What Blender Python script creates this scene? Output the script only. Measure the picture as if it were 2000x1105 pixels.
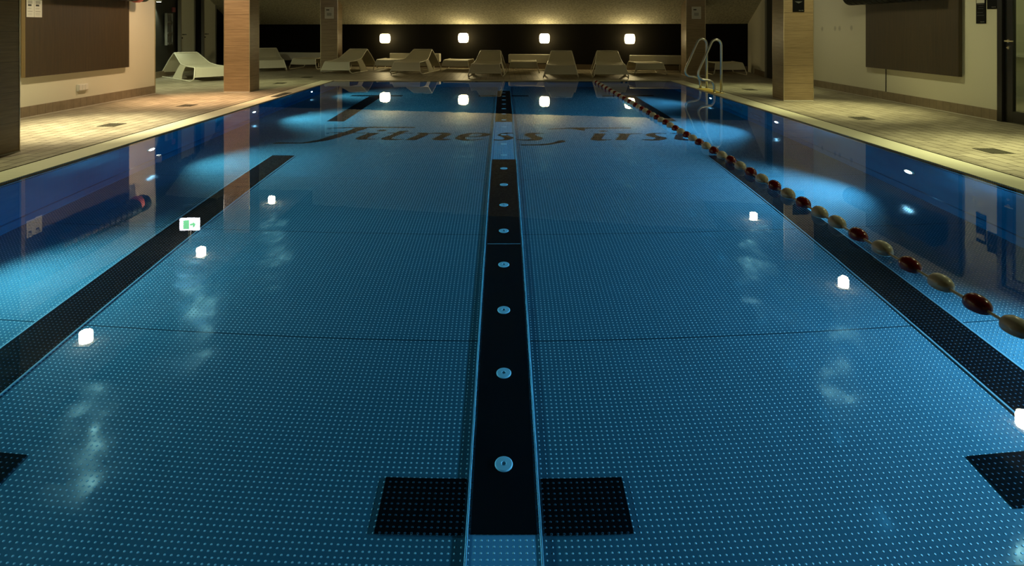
import bpy, bmesh, math, random
from mathutils import Vector, Matrix
random.seed(7)
R = math.radians
PI = math.pi
sc = bpy.context.scene
for o in list(bpy.data.objects):
    bpy.data.objects.remove(o)
COL = sc.collection

# ------------------------------------------------------------ camera, world, exposure
EYE = 1.2            # eye height above the deck (the water lies level with it)
F = 1200.0           # focal length in pixels of the 2000 x 1105 frame
CX, CY = 984.0, 55.5 # vanishing point of the level view
WATER = -0.010
DEPTH = 1.34
cd = bpy.data.cameras.new('camera')
cd.sensor_width = 36
cd.lens = 36 * F / 2000
cd.shift_x = (1000 - CX) / 2000
cd.shift_y = -(552.5 - CY) / 2000
cd.clip_start = .05
cam = bpy.data.objects.new('camera', cd)
cam.location = (0, 0, EYE)
cam.rotation_euler = (R(90), 0, 0)
COL.objects.link(cam)
sc.camera = cam

w = bpy.data.worlds.new('world')
sc.world = w
w.use_nodes = True
w.node_tree.nodes['Background'].inputs[0].default_value = (.5, .55, .4, 1)
w.node_tree.nodes['Background'].inputs[1].default_value = 0.02
sc.view_settings.view_transform = 'Standard'
sc.view_settings.look = 'None'
sc.view_settings.exposure = 0.0
sc.view_settings.gamma = 1
sc.view_settings.use_curve_mapping = False
try:
    sc.cycles.caustics_refractive = False
    sc.cycles.caustics_reflective = False
    sc.cycles.max_bounces = 10
    sc.cycles.diffuse_bounces = 4
    sc.cycles.glossy_bounces = 5
    sc.cycles.transmission_bounces = 8
    sc.cycles.sample_clamp_indirect = 4
except Exception:
    pass


def light(name, kind, loc, power, color, aim=None, size=None, blend=.5, radius=.05):
    d = bpy.data.lights.new(name, kind)
    d.energy = power
    d.color = color
    if kind == 'SPOT':
        d.spot_size = R(size)
        d.spot_blend = blend
        d.shadow_soft_size = radius
    elif kind == 'POINT':
        d.shadow_soft_size = radius
    elif kind == 'AREA':
        d.size = radius
    o = bpy.data.objects.new(name, d)
    o.location = loc
    if aim is not None:
        o.rotation_euler = Vector(aim).to_track_quat('-Z', 'Y').to_euler()
    COL.objects.link(o)
    return o


WARM = (1.0, .89, .56)
GREENISH = (.90, .95, .48)
PINK = (1.0, .64, .36)
CEIL = 2.62
# ceiling downlights over the two decks: x, y, colour, power
DOWN = [(-5.10, 13.5, GREENISH, 130, 10), (-5.10, 10.35, PINK, 760, 150), (-5.10, 7.5, WARM, 1000, 130), (-5.10, 4.6, GREENISH, 80, 60),
        (5.0, 12.3, GREENISH, 190, 10), (5.03, 9.1, (.95, .93, .46), 440, 50), (5.0, 5.9, (.93, .94, .48), 520, 70), (5.0, 3.0, GREENISH, 200, 80)]
for i, (x, y, c, p, q) in enumerate(DOWN):
    light('downlight_beam', 'SPOT', (x, y, CEIL - .19), p, c, (0, 0, -1), 66, 1.0, .06)
    light('downlight_flood', 'SPOT', (x, y, CEIL - .19), q, c, (0, 0, -1), 170, .8, .06)
# lamps of the pool wall, under water: x side, y
POOLX0, POOLX1, POOLY0, POOLY1 = -3.92, 3.85, .45, 14.17
UW = [(-1, 1.2), (-1, 4.02), (-1, 6.82), (-1, 9.62), (-1, 12.5), (1, 3.0), (1, 5.83), (1, 8.65), (1, 11.4), (1, .9)]
UWL, UWR = (.36, .86, .90), (.30, .73, 1.0)
for s, y in UW:
    x = POOLX0 + .05 if s < 0 else POOLX1 - .05
    light('underwater_beam', 'SPOT', (x, y, -.72), 110 if y < 2 else 240 if y > 11 else (460 if y > 8 else 300) if s < 0 else 480 if y < 4 else 580 if y > 8 else 440, UWL if s < 0 else UWR, (-s, 0, -.06), 114, 1.0, .05)


# ------------------------------------------------------------ materials
def mat(name, col=(.5, .5, .5), rough=.5, metal=0.0, emis=None, estr=0.0, spec=.5, coat=0.0):
    m = bpy.data.materials.new(name)
    m.use_nodes = True
    b = m.node_tree.nodes['Principled BSDF']
    b.inputs['Base Color'].default_value = (*col, 1)
    b.inputs['Roughness'].default_value = rough
    b.inputs['Metallic'].default_value = metal
    b.inputs['Specular IOR Level'].default_value = spec
    b.inputs['Coat Weight'].default_value = coat
    if emis:
        b.inputs['Emission Color'].default_value = (*emis, 1)
        b.inputs['Emission Strength'].default_value = estr
    return m


class N:
    """small node helper on a material"""
    def __init__(s, m):
        s.t = m.node_tree
        s.b = s.t.nodes['Principled BSDF'] if 'Principled BSDF' in s.t.nodes else None

    def n(s, typ, **kw):
        x = s.t.nodes.new(typ)
        for k, v in kw.items():
            setattr(x, k, v)
        return x

    def l(s, a, b):
        s.t.links.new(a, b)

    def math(s, op, a, b=None, c=None):
        x = s.n('ShaderNodeMath', operation=op)
        for i, v in enumerate((a, b, c)):
            if v is None:
                continue
            if isinstance(v, (int, float)):
                x.inputs[i].default_value = v
            else:
                s.l(v, x.inputs[i])
        return x.outputs[0]

    def coords(s):
        g = s.n('ShaderNodeNewGeometry')
        sep = s.n('ShaderNodeSeparateXYZ')
        s.l(g.outputs['Position'], sep.inputs[0])
        return g.outputs['Position'], sep.outputs[0], sep.outputs[1], sep.outputs[2]

    def objco(s):
        g = s.n('ShaderNodeTexCoord')
        return g.outputs['Object']

    def comb(s, x, y, z):
        c = s.n('ShaderNodeCombineXYZ')
        for i, v in enumerate((x, y, z)):
            if isinstance(v, (int, float)):
                c.inputs[i].default_value = v
            else:
                s.l(v, c.inputs[i])
        return c.outputs[0]

    def noise(s, vec, scale, detail=3, rough=.5):
        x = s.n('ShaderNodeTexNoise')
        x.inputs['Scale'].default_value = scale
        x.inputs['Detail'].default_value = detail
        x.inputs['Roughness'].default_value = rough
        if vec is not None:
            s.l(vec, x.inputs['Vector'])
        return x.outputs['Fac']

    def ramp(s, fac, stops):
        r = s.n('ShaderNodeValToRGB')
        e = r.color_ramp.elements
        while len(e) < len(stops):
            e.new(.5)
        for el, (p, c) in zip(e, stops):
            el.position = p
            el.color = (*c, 1) if len(c) == 3 else c
        s.l(fac, r.inputs[0])
        return r.outputs[0]

    def mix(s, fac, a, b, mode='MIX'):
        x = s.n('ShaderNodeMix', data_type='RGBA', blend_type=mode)
        for k, v in ((0, fac), (6, a), (7, b)):
            if isinstance(v, (int, float)):
                x.inputs[k].default_value = v
            elif isinstance(v, tuple):
                x.inputs[k].default_value = (*v, 1)
            else:
                s.l(v, x.inputs[k])
        return x.outputs[2]

    def bump(s, h, strength=1.0, dist=1.0):
        x = s.n('ShaderNodeBump')
        x.inputs['Strength'].default_value = strength
        x.inputs['Distance'].default_value = dist
        s.l(h, x.inputs['Height'])
        s.l(x.outputs[0], s.b.inputs['Normal'])
        return x


def studded(name, col, rough, metal, stud_glint, seams=False, specular=.5):
    """sheet steel pressed with a square grid of small studs, 25 mm apart"""
    m = mat(name, col, rough, metal, spec=specular)
    k = N(m)
    pos, x, y, z = k.coords()
    P = .025

    def cell(v):
        return k.math('MULTIPLY', k.math('SUBTRACT', k.math('FRACT', k.math('DIVIDE', k.math('ADD', v, 50.0), P)), .5), P)
    cx_, cy_ = cell(x), cell(y)
    d2 = k.math('ADD', k.math('MULTIPLY', cx_, cx_), k.math('MULTIPLY', cy_, cy_))
    q = k.math('SUBTRACT', 1.0, k.math('DIVIDE', d2, .0052 ** 2))
    h = k.math('MAXIMUM', q, 0.0)
    mask = k.math('MINIMUM', k.math('MULTIPLY', h, 2.5), 1.0)
    n1 = k.noise(pos, 1.3, 4)
    n2 = k.noise(pos, 14, 4)
    base = k.mix(k.math('MULTIPLY', n1, .5), col, tuple(c * .72 for c in col))
    base = k.mix(k.math('MULTIPLY', n2, .25), base, tuple(c * 1.2 for c in col))
    hh = k.math('MULTIPLY', h, .0042)
    if seams:
        fr = k.math('FRACT', k.math('DIVIDE', k.math('SUBTRACT', y, 3.57 - 1.38 * 20), 1.38))
        line = k.math('LESS_THAN', k.math('ABSOLUTE', k.math('SUBTRACT', fr, .5)), 10.0)
        seam = k.math('LESS_THAN', fr, .0065)
        base = k.mix(k.math('MULTIPLY', seam, .75), base, (.01, .02, .03))
    base = k.mix(mask, base, stud_glint)  # studs coloured paler than the sheet, a painted highlight
    k.l(base, k.b.inputs['Base Color'])
    rg = k.math('ADD', rough - .05, k.math('MULTIPLY', n2, .12))
    k.l(rg, k.b.inputs['Roughness'])
    k.l(k.math('MULTIPLY', k.math('SUBTRACT', 1.0, mask), metal), k.b.inputs['Metallic'])
    wob = k.math('MULTIPLY', k.noise(pos, 1.7, 2), .010)
    k.bump(k.math('ADD', hh, wob))
    return m


M = {}
M['floor_steel'] = studded('studded_pool_steel', (.15, .32, .42), .085, .32, (1.0, 1.0, 1.0), seams=True)
M['floor_black'] = studded('studded_black_steel', (.003, .004, .006), .30, .0, (.045, .07, .10), specular=.10)
M['channel_steel'] = studded('channel_steel', (.28, .52, .72), .35, .05, (1.0, 1.0, 1.0))
M['black_plain'] = mat('black_plain', (.004, .004, .006), .28, spec=.3)
M['letter'] = mat('letter_paint', (.008, .008, .012), .5, spec=.1)
M['steel_edge'] = mat('steel_edge', (.60, .80, .90), .25, .6)
M['inlet'] = mat('inlet_white', (.80, .92, 1.0), .4)


def wall_steel():
    m = mat('pool_wall_steel', (.16, .42, .66), .20, .35)
    k = N(m)
    pos, x, y, z = k.coords()
    n = k.noise(pos, 1.1, 3)
    k.l(k.ramp(n, [(.3, (.008, .15, .30)), (.7, (.02, .27, .45))]), k.b.inputs['Base Color'])
    # pressed rows of spot welds and standing folds every 60 cm
    fr = k.math('FRACT', k.math('DIVIDE', k.math('ADD', y, 30.0), .62))
    fold = k.math('SMOOTH_MIN', k.math('ABSOLUTE', k.math('SUBTRACT', fr, .5)), .06, .05)
    wob = k.math('MULTIPLY', k.noise(pos, 1.2, 2), .05)
    zz = k.math('FRACT', k.math('DIVIDE', k.math('ADD', z, 30.0), .11))
    a = k.math('MULTIPLY', k.math('SUBTRACT', fr, .5), .62)
    b = k.math('MULTIPLY', k.math('SUBTRACT', zz, .5), .11)
    d2 = k.math('ADD', k.math('MULTIPLY', a, a), k.math('MULTIPLY', b, b))
    weld = k.math('MAXIMUM', k.math('SUBTRACT', 1.0, k.math('DIVIDE', d2, .010 ** 2)), 0.0)
    k.bump(k.math('ADD', wob, k.math('MULTIPLY', weld, .004)))
    return m


M['wall_steel'] = wall_steel()


def water_mat():
    m = bpy.data.materials.new('pool_water')
    m.use_nodes = True
    t = m.node_tree
    t.nodes.clear()
    out = t.nodes.new('ShaderNodeOutputMaterial')
    g = t.nodes.new('ShaderNodeBsdfGlass')
    g.inputs['IOR'].default_value = 1.333
    g.inputs['Roughness'].default_value = 0.0
    tc = t.nodes.new('ShaderNodeNewGeometry')
    n = t.nodes.new('ShaderNodeTexNoise')
    n.inputs['Scale'].default_value = 7
    n.inputs['Detail'].default_value = 2
    b = t.nodes.new('ShaderNodeBump')
    b.inputs['Strength'].default_value = 1
    b.inputs['Distance'].default_value = .00012
    t.links.new(tc.outputs['Position'], n.inputs['Vector'])
    t.links.new(n.outputs['Fac'], b.inputs['Height'])
    t.links.new(b.outputs[0], g.inputs['Normal'])
    t.links.new(g.outputs[0], out.inputs['Surface'])
    a = t.nodes.new('ShaderNodeVolumeAbsorption')
    a.inputs['Color'].default_value = (.30, .78, .93, 1)
    a.inputs['Density'].default_value = .28
    t.links.new(a.outputs[0], out.inputs['Volume'])
    return m


M['water'] = water_mat()


def tile_mat():
    m = mat('deck_tile', (.50, .46, .34), .42)
    k = N(m)
    pos, x, y, z = k.coords()
    br = k.n('ShaderNodeTexBrick')
    br.offset = .5
    br.inputs['Scale'].default_value = 1
    br.inputs['Brick Width'].default_value = .28
    br.inputs['Row Height'].default_value = .14
    br.inputs['Mortar Size'].default_value = .0055
    br.inputs['Mortar Smooth'].default_value = .2
    br.inputs['Color1'].default_value = (.37, .335, .255, 1)
    br.inputs['Color2'].default_value = (.30, .27, .205, 1)
    br.inputs['Mortar'].default_value = (.055, .042, .024, 1)
    k.l(k.comb(k.math('ADD', y, 20), k.math('ADD', x, 20.02), 0), br.inputs['Vector'])
    n = k.noise(pos, 2.2, 5, .6)
    dirt = k.ramp(n, [(.35, (.72, .70, .64)), (.65, (1.06, 1.04, 1.0))])
    k.l(k.mix(1.0, br.outputs['Color'], dirt, 'MULTIPLY'), k.b.inputs['Base Color'])
    hn = k.math('ADD', k.math('MULTIPLY', k.noise(pos, 5, 2), .004), k.math('MULTIPLY', k.noise(pos, 90, 3), .0007))
    k.bump(k.math('ADD', k.math('MULTIPLY', br.outputs['Fac'], -.002), hn))
    return m


M['tile'] = tile_mat()


def skirting_mat():
    m = mat('skirting_tile', (.30, .24, .16), .4)
    k = N(m)
    pos, x, y, z = k.coords()
    s = k.math('ADD', x, y)
    fr = k.math('FRACT', k.math('DIVIDE', k.math('ADD', s, 40.0), .143))
    j = k.math('LESS_THAN', fr, .03)
    n = k.noise(pos, 9, 4)
    c = k.ramp(n, [(.3, (.20, .155, .095)), (.7, (.27, .21, .135))])
    k.l(k.mix(j, c, (.09, .07, .045)), k.b.inputs['Base Color'])
    return m


M['skirting'] = skirting_mat()
M['skirting_shaded'] = mat('shaded_skirting', (.075, .055, .030), .5)  # skirting colour darkened, painting in the shade behind the loungers


def plaster(name, col, sc_=60, amp=.002, rough=.6, spec=.4, pit_shade=False, marks=False):
    m = mat(name, col, rough, spec=spec)
    k = N(m)
    pos, x, y, z = k.coords()
    n = k.noise(pos, sc_, 4, .65)
    n2 = k.noise(pos, 1.5, 4)
    c0 = k.mix(k.math('MULTIPLY', n2, .35), col, tuple(c * .85 for c in col))
    if pit_shade:
        c0 = k.mix(1.0, c0, k.ramp(k.noise(pos, 20, 5, .7), [(.36, (.62, .60, .56)), (.62, (1.12, 1.12, 1.10))]), 'MULTIPLY')  # shade in the plaster's hollows painted as dark speckle
    if marks:
        # faint hand prints left on the paint of the right wall
        tot = None
        for yy, zz in ((12.37, 1.19), (11.89, 1.20), (11.73, 1.20), (11.33, 1.21)):
            a = k.math('DIVIDE', k.math('SUBTRACT', y, yy), .055)
            b = k.math('DIVIDE', k.math('SUBTRACT', z, zz), .060)
            q = k.math('SUBTRACT', 1.0, k.math('ADD', k.math('MULTIPLY', a, a), k.math('MULTIPLY', b, b)))
            q = k.math('MAXIMUM', q, 0.0)
            tot = q if tot is None else k.math('ADD', tot, q)
        tot = k.math('MULTIPLY', tot, k.math('GREATER_THAN', x, 5.0))
        c0 = k.mix(k.math('MULTIPLY', k.math('MINIMUM', tot, 1.0), .45), c0, (.16, .16, .12))
    k.l(c0, k.b.inputs['Base Color'])
    k.bump(k.math('MULTIPLY', n, amp))
    return m


M['wall'] = plaster('painted_wall', (.70, .68, .54), 120, .0012, .38, .5, False, True)
M['ceiling'] = plaster('rough_plaster', (.58, .56, .44), 17, .035, .8, .2, True)
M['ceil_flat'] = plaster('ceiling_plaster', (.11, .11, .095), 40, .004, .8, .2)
M['darkwall'] = plaster('dark_wall', (.035, .034, .026), 40, .001, .6, .3)
M['black_wall'] = mat('black_back_wall', (.006, .005, .003), .75, spec=.1)


def travertine(name='pillar_tile', c0=(.22, .155, .085), c1=(.36, .265, .15)):
    m = mat(name, c1, .32)
    k = N(m)
    pos, x, y, z = k.coords()
    v = k.comb(k.math('MULTIPLY', x, 1.6), k.math('MULTIPLY', y, 1.6), k.math('MULTIPLY', z, 26))
    n = k.noise(v, 1.6, 6, .65)
    c = k.ramp(n, [(.3, c0), (.7, c1)])
    fr = k.math('FRACT', k.math('DIVIDE', z, .292))
    j = k.math('LESS_THAN', fr, .014)
    k.l(k.mix(k.math('MULTIPLY', j, .7), c, (.06, .045, .03)), k.b.inputs['Base Color'])
    k.bump(k.math('ADD', k.math('MULTIPLY', j, -.002), k.math('MULTIPLY', n, .0006)))
    return m


M['pillar'] = travertine()


def grate_mat():
    m = mat('grate_plastic', (.80, .80, .62), .4)
    k = N(m)
    pos, x, y, z = k.coords()
    fr = k.math('FRACT', k.math('DIVIDE', k.math('ADD', y, 20.0), .022))
    j = k.math('LESS_THAN', fr, .30)
    k.l(k.mix(k.math('MULTIPLY', j, .55), (.82, .80, .60), (.34, .32, .20)), k.b.inputs['Base Color'])
    k.bump(k.math('MULTIPLY', j, -.004))
    return m


M['grate'] = grate_mat()
M['slot'] = mat('slot_dark', (.05, .045, .02), .7)


def wood(name, a, b, rough=.42):
    m = mat(name, b, rough)
    k = N(m)
    pos, x, y, z = k.coords()
    v = k.comb(k.math('MULTIPLY', x, 40), k.math('MULTIPLY', y, 40), k.math('MULTIPLY', z, 1.5))
    n = k.noise(v, 1.5, 5, .6)
    k.l(k.ramp(n, [(.25, a), (.75, b)]), k.b.inputs['Base Color'])
    k.bump(k.math('MULTIPLY', n, .0006))
    return m


M['board'] = wood('dark_wood_board', (.026, .016, .005), (.055, .034, .010), .5)
M['board_edge'] = wood('board_edge', (.20, .14, .06), (.26, .18, .08))


def woven():
    m = mat('woven_fabric', (.56, .53, .40), .6)
    k = N(m)
    v = k.objco()
    ch = k.n('ShaderNodeTexChecker')
    ch.inputs['Scale'].default_value = 130
    k.l(v, ch.inputs['Vector'])
    k.l(k.mix(ch.outputs['Fac'], (.74, .70, .53), (.58, .55, .40)), k.b.inputs['Base Color'])
    k.bump(k.math('MULTIPLY', ch.outputs['Fac'], .0015))
    return m


M['weave'] = woven()
M['frame'] = mat('pale_frame_tube', (.74, .72, .58), .35)
M['chrome'] = mat('polished_steel', (.66, .64, .56), .32, .9)
M['brass'] = mat('brushed_corner_steel', (.70, .62, .45), .28, 1.0)
M['white'] = mat('white_enamel', (.60, .58, .48), .35)
M['white_plastic'] = mat('white_plastic', (.72, .70, .62), .35)
M['grey_plastic'] = mat('grey_plastic', (.16, .15, .12), .5)
M['paper'] = mat('paper', (.62, .60, .54), .8)
M['paper_grey'] = mat('paper_print_grey', (.36, .35, .31), .8)
M['ink'] = mat('ink', (.04, .04, .035), .8)
M['black'] = mat('black_gloss', (.003, .003, .003), .35, spec=.15)
M['blackrub'] = mat('black_foam', (.003, .003, .003), .45, spec=.25)
M['red'] = mat('red_float', (.18, .006, .004), .22)
M['float_white'] = mat('white_float', (.62, .60, .54), .30)
M['rope'] = mat('rope_core', (.62, .50, .33), .45)
M['pinkmat'] = mat('pink_foam', (.55, .14, .12), .5)
M['yellow'] = mat('yellow_grip_plate', (.72, .50, .09), .55)
M['lampglow'] = mat('lamp_glass_lit', (.9, .85, .7), .4, emis=(1.0, .80, .40), estr=18)
M['downglow'] = mat('downlight_lens_lit', (.9, .9, .8), .4, emis=(1.0, .90, .66), estr=38)
M['uwglow'] = mat('underwater_lens_lit', (.9, .95, 1), .3, emis=(.75, .90, 1.0), estr=45)
M['signwhite'] = mat('exit_sign_lit', (.9, .9, .9), .4, emis=(.86, .88, 1.0), estr=9)
M['signgreen'] = mat('exit_sign_green_lit', (.1, .6, .2), .4, emis=(.25, .85, .40), estr=4)
M['wallglow'] = mat('wall_washer_lit', (.9, .9, .9), .4, emis=(.85, .95, .75), estr=7)
M['door_paint'] = mat('grey_door_paint', (.62, .63, .50), .45)
M['rack_grey'] = mat('rack_grey', (.13, .13, .11), .5)
M['doorblack'] = mat('black_door_frame', (.010, .009, .007), .35)
M['drain'] = mat('drain_steel', (.055, .050, .030), .5, .3)
M['glass'] = mat('door_glass', (.85, .9, .85), .02)
M['glass'].node_tree.nodes['Principled BSDF'].inputs['Transmission Weight'].default_value = 1
M['glass'].node_tree.nodes['Principled BSDF'].inputs['IOR'].default_value = 1.45
M['soap'] = mat('faint_print', (.10, .10, .09), .6)


# ------------------------------------------------------------ mesh builders
class MB:
    def __init__(s):
        s.v, s.f = [], []

    def add(s, vs, fs):
        o = len(s.v)
        s.v += [tuple(p) for p in vs]
        s.f += [tuple(i + o for i in f) for f in fs]
        return s

    def box(s, x0, x1, y0, y1, z0, z1):
        v = [(x, y, z) for z in (z0, z1) for y in (y0, y1) for x in (x0, x1)]
        return s.add(v, [(0, 2, 3, 1), (4, 5, 7, 6), (0, 1, 5, 4), (2, 6, 7, 3), (0, 4, 6, 2), (1, 3, 7, 5)])

    def prism(s, poly, z0, z1):
        """horizontal polygon (x, y) extruded in z"""
        a = sum(poly[i][0] * poly[(i + 1) % len(poly)][1] - poly[(i + 1) % len(poly)][0] * poly[i][1] for i in range(len(poly)))
        if a < 0:
            poly = poly[::-1]
        n = len(poly)
        v = [(x, y, z0) for x, y in poly] + [(x, y, z1) for x, y in poly]
        f = [tuple(range(n))[::-1], tuple(range(n, 2 * n))] + [(i, (i + 1) % n, n + (i + 1) % n, n + i) for i in range(n)]
        return s.add(v, f)

    def slab(s, a, b, t, z0, z1):
        """upright wall piece from a to b (x, y), thickness t to the left of a->b"""
        ax, ay = a
        bx, by = b
        L = math.hypot(bx - ax, by - ay)
        nx, ny = -(by - ay) / L * t, (bx - ax) / L * t
        return s.prism([(ax, ay), (bx, by), (bx + nx, by + ny), (ax + nx, ay + ny)], z0, z1)

    def tube(s, pts, r, n=10, closed=False):
        pts = [Vector(p) for p in pts]
        m = len(pts)
        rings = []
        prev = None
        for i, p in enumerate(pts):
            a = pts[i - 1] if (i > 0 or closed) else p
            b = pts[(i + 1) % m] if (i < m - 1 or closed) else p
            t = (b - a).normalized()
            if prev is None:
                up = Vector((0, 0, 1)) if abs(t.z) < .9 else Vector((1, 0, 0))
                u = t.cross(up).normalized()
            else:
                u = (prev - t * prev.dot(t)).normalized()
            prev = u
            w_ = t.cross(u)
            rr = r[i] if isinstance(r, (list, tuple)) else r
            rings.append([p + (u * math.cos(2 * PI * k / n) + w_ * math.sin(2 * PI * k / n)) * rr for k in range(n)])
        o = [q for g in rings for q in g]
        f = []
        for i in range(m if closed else m - 1):
            j = (i + 1) % m
            for k in range(n):
                f.append((i * n + k, i * n + (k + 1) % n, j * n + (k + 1) % n, j * n + k))
        if not closed:
            f.append(tuple(range(n))[::-1])
            f.append(tuple(range((m - 1) * n, m * n)))
        return s.add(o, f)

    def lathe(s, prof, axis='z', c=(0, 0, 0), n=24):
        """prof: (radius, height)"""
        v = []
        for r_, h in prof:
            for k in range(n):
                a = 2 * PI * k / n
                p = (r_ * math.cos(a), r_ * math.sin(a), h)
                if axis == 'x':
                    p = (h, p[0], p[1])
                elif axis == 'y':
                    p = (p[1], h, p[0])
                v.append((p[0] + c[0], p[1] + c[1], p[2] + c[2]))
        f = []
        m = len(prof)
        for i in range(m - 1):
            for k in range(n):
                f.append((i * n + k, i * n + (k + 1) % n, (i + 1) * n + (k + 1) % n, (i + 1) * n + k))
        f.append(tuple(range(n))[::-1])
        f.append(tuple(range((m - 1) * n, m * n)))
        return s.add(v, f)

    def build(s, name, m, parent=None, bevel=0, smooth=False, solid=0, sub=0, loc=None):
        me = bpy.data.meshes.new(name)
        me.from_pydata(s.v, [], s.f)
        bm = bmesh.new()
        bm.from_mesh(me)
        bmesh.ops.recalc_face_normals(bm, faces=bm.faces)
        bm.to_mesh(me)
        bm.free()
        me.materials.append(m)
        if smooth:
            for p in me.polygons:
                p.use_smooth = True
        o = bpy.data.objects.new(name, me)
        COL.objects.link(o)
        if parent is not None:
            o.parent = parent
        if loc is not None:
            o.location = loc
        if solid:
            d = o.modifiers.new('thickness', 'SOLIDIFY')
            d.thickness = solid
            d.offset = 0
        if bevel:
            d = o.modifiers.new('bevel', 'BEVEL')
            d.width = bevel
            d.segments = 3
            d.limit_method = 'ANGLE'
        if sub:
            d = o.modifiers.new('sub', 'SUBSURF')
            d.levels = sub
            d.render_levels = sub
        return o


def tag(o, label=None, cat=None, group=None, kind=None):
    if label:
        o['label'] = label
    if cat:
        o['category'] = cat
    if group:
        o['group'] = group
    if kind:
        o['kind'] = kind
    return o


def thing(name, loc, rz, label, cat, group=None):
    o = bpy.data.objects.new(name, None)
    o.empty_display_size = .2
    COL.objects.link(o)
    o.location = loc
    o.rotation_euler = (0, 0, rz)
    return tag(o, label, cat, group)


def struct(o):
    o['kind'] = 'structure'
    return o


def dup(root, loc, rz, label, group=None, cat=None):
    r = root.copy()
    COL.objects.link(r)
    r.location = loc
    r.rotation_euler = (0, 0, rz)
    r['label'] = label
    if group:
        r['group'] = group
    for ch in list(root.children):
        c = ch.copy()
        COL.objects.link(c)
        c.parent = r
        for g in ch.children:
            d = g.copy()
            COL.objects.link(d)
            d.parent = c
    return r


def arc(cx, cy, r, a0, a1, n):
    return [(cx + r * math.cos(R(a0 + (a1 - a0) * i / n)), cy + r * math.sin(R(a0 + (a1 - a0) * i / n))) for i in range(n + 1)]


def round_path(pts, rad, n=5):
    """round the corners of a 3-D polyline"""
    P = [Vector(p) for p in pts]
    out = [P[0]]
    for i in range(1, len(P) - 1):
        a, b, c = P[i - 1], P[i], P[i + 1]
        d = min(rad, (a - b).length * .45, (c - b).length * .45)
        p0 = b + (a - b).normalized() * d
        p1 = b + (c - b).normalized() * d
        for k in range(n + 1):
            t = k / n
            out.append(p0 * (1 - t) ** 2 + b * 2 * t * (1 - t) + p1 * t * t)
    out.append(P[-1])
    return out


def floor_xy(px, py):
    """point of the pool floor seen at a pixel, with the bending of light at the water surface"""
    a = (px - CX) / F
    v = (py - CY) / F
    q = math.sqrt(1 + a * a)
    t1 = q / v
    s = t1 / math.sqrt(1 + t1 * t1) / 1.333
    t2 = s / math.sqrt(1 - s * s)
    Y = ((EYE - WATER) * t1 + (DEPTH + WATER) * t2) / q
    return a * Y, Y


# ------------------------------------------------------------ the room
XL, XR = -6.45, 6.41
def YB(x):
    return 18.4 - .20 * x


DG = .32   # width taken by slot + grate outside the water
gx0, gx1 = POOLX0 - DG, POOLX1 + DG
fl = MB()
fl.box(-9.6, gx0, -2.2, 20.6, -.30, 0)
fl.box(gx1, 7.7, -2.2, 20.6, -.30, 0)
fl.box(gx0, gx1, POOLY1, 20.6, -.30, 0)
fl.box(gx0, gx1, -2.2, POOLY0, -.30, 0)
struct(fl.build('floor', M['tile']))

HT = 2.95
struct(MB().slab((XL, 11.35), (XL, -2.2), -.22, 0, HT).build('wall_left', M['wall']))
struct(MB().box(-8.3, XL - .22, 11.13, 11.35, 0, HT).build('wall_left_return', M['wall']))
dl = MB()
dl.slab((-9.1, 21.2), (-8.02, 11.1), -.2, 0, HT)
struct(dl.build('wall_left_recess', M['darkwall']))
struct(MB().slab((XR, -2.2), (XR, 6.90), -.2, 0, HT).build('wall_right_near', M['wall']))
struct(MB().slab((XR, 7.97), (XR, 15.1), -.2, 0, HT).build('wall_right', M['wall']))
struct(MB().box(XR, XR + .2, 6.90, 7.97, 2.15, HT).build('wall_right_lintel', M['wall']))
struct(MB().slab((XR, 15.1), (6.80, 17.2), -.2, 0, HT).build('wall_right_far', M['wall']))
struct(MB().box(-9.6, 7.7, -2.4, -2.2, 0, HT).build('wall_front', M['wall']))
# black wall behind the loungers
struct(MB().slab((-9.5, YB(-9.5)), (7.0, YB(7.0)), .2, 0, 1.33).build('wall_back', M['black_wall']))
bb = MB().slab((-9.2, YB(-9.2) - .012), (6.75, YB(6.75) - .012), .012, 0, .15)
struct(bb.build('baseboard_back', M['skirting_shaded']))
struct(MB().slab((XL + .014, 11.35), (XL + .014, -2.2), -.014, 0, .145).build('baseboard_left', M['skirting']))
struct(MB().slab((XR - .014, -2.2), (XR - .014, 6.9), -.014, 0, .141).build('baseboard_right_near', M['skirting']))
struct(MB().slab((XR - .014, 7.97), (XR - .014, 13.55), -.014, 0, .141).build('baseboard_right', M['skirting']))
struct(MB().slab((XR - .006, 15.1), (6.786, 17.1), -.014, 0, .14).build('baseboard_right_far', M['skirting']))
struct(MB().slab((-9.04, 21.1), (-8.0, 11.36), -.02, 0, .15).build('baseboard_left_recess', M['skirting']))
# light seal line where tiles meet the skirting
sl = MB()
sl.box(XL + .014, XL + .022, -2.2, 11.35, 0, .004)
struct(sl.build('trim_left', M['white_plastic']))
struct(MB().box(XR - .022, XR - .014, 7.97, 13.55, 0, .004).build('trim_right', M['white_plastic']))
# sloping plaster ceiling above the black wall, then the flat ceiling
SL = .34
def slope_pts(x, d, up=0):
    return (x, YB(x) - d, 1.33 + SL * d + up)


run = (HT - 1.33) / SL
v = [slope_pts(-9.6, 0), slope_pts(7.4, 0), slope_pts(7.4, run), slope_pts(-9.6, run)]
v2 = [(a, b + .05, c + .12) for a, b, c in v]
struct(MB().add(v + v2, [(0, 1, 2, 3), (7, 6, 5, 4), (0, 4, 5, 1), (1, 5, 6, 2), (2, 6, 7, 3), (3, 7, 4, 0)]).build('ceiling_sloped', M['ceiling']))
cf = MB().prism([(-9.6, -2.3), (7.7, -2.3), (7.7, YB(7.7) - run + .02), (-9.6, YB(-9.6) - run + .02)], HT, HT + .1)
struct(cf.build('ceiling', M['ceil_flat']))
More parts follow.
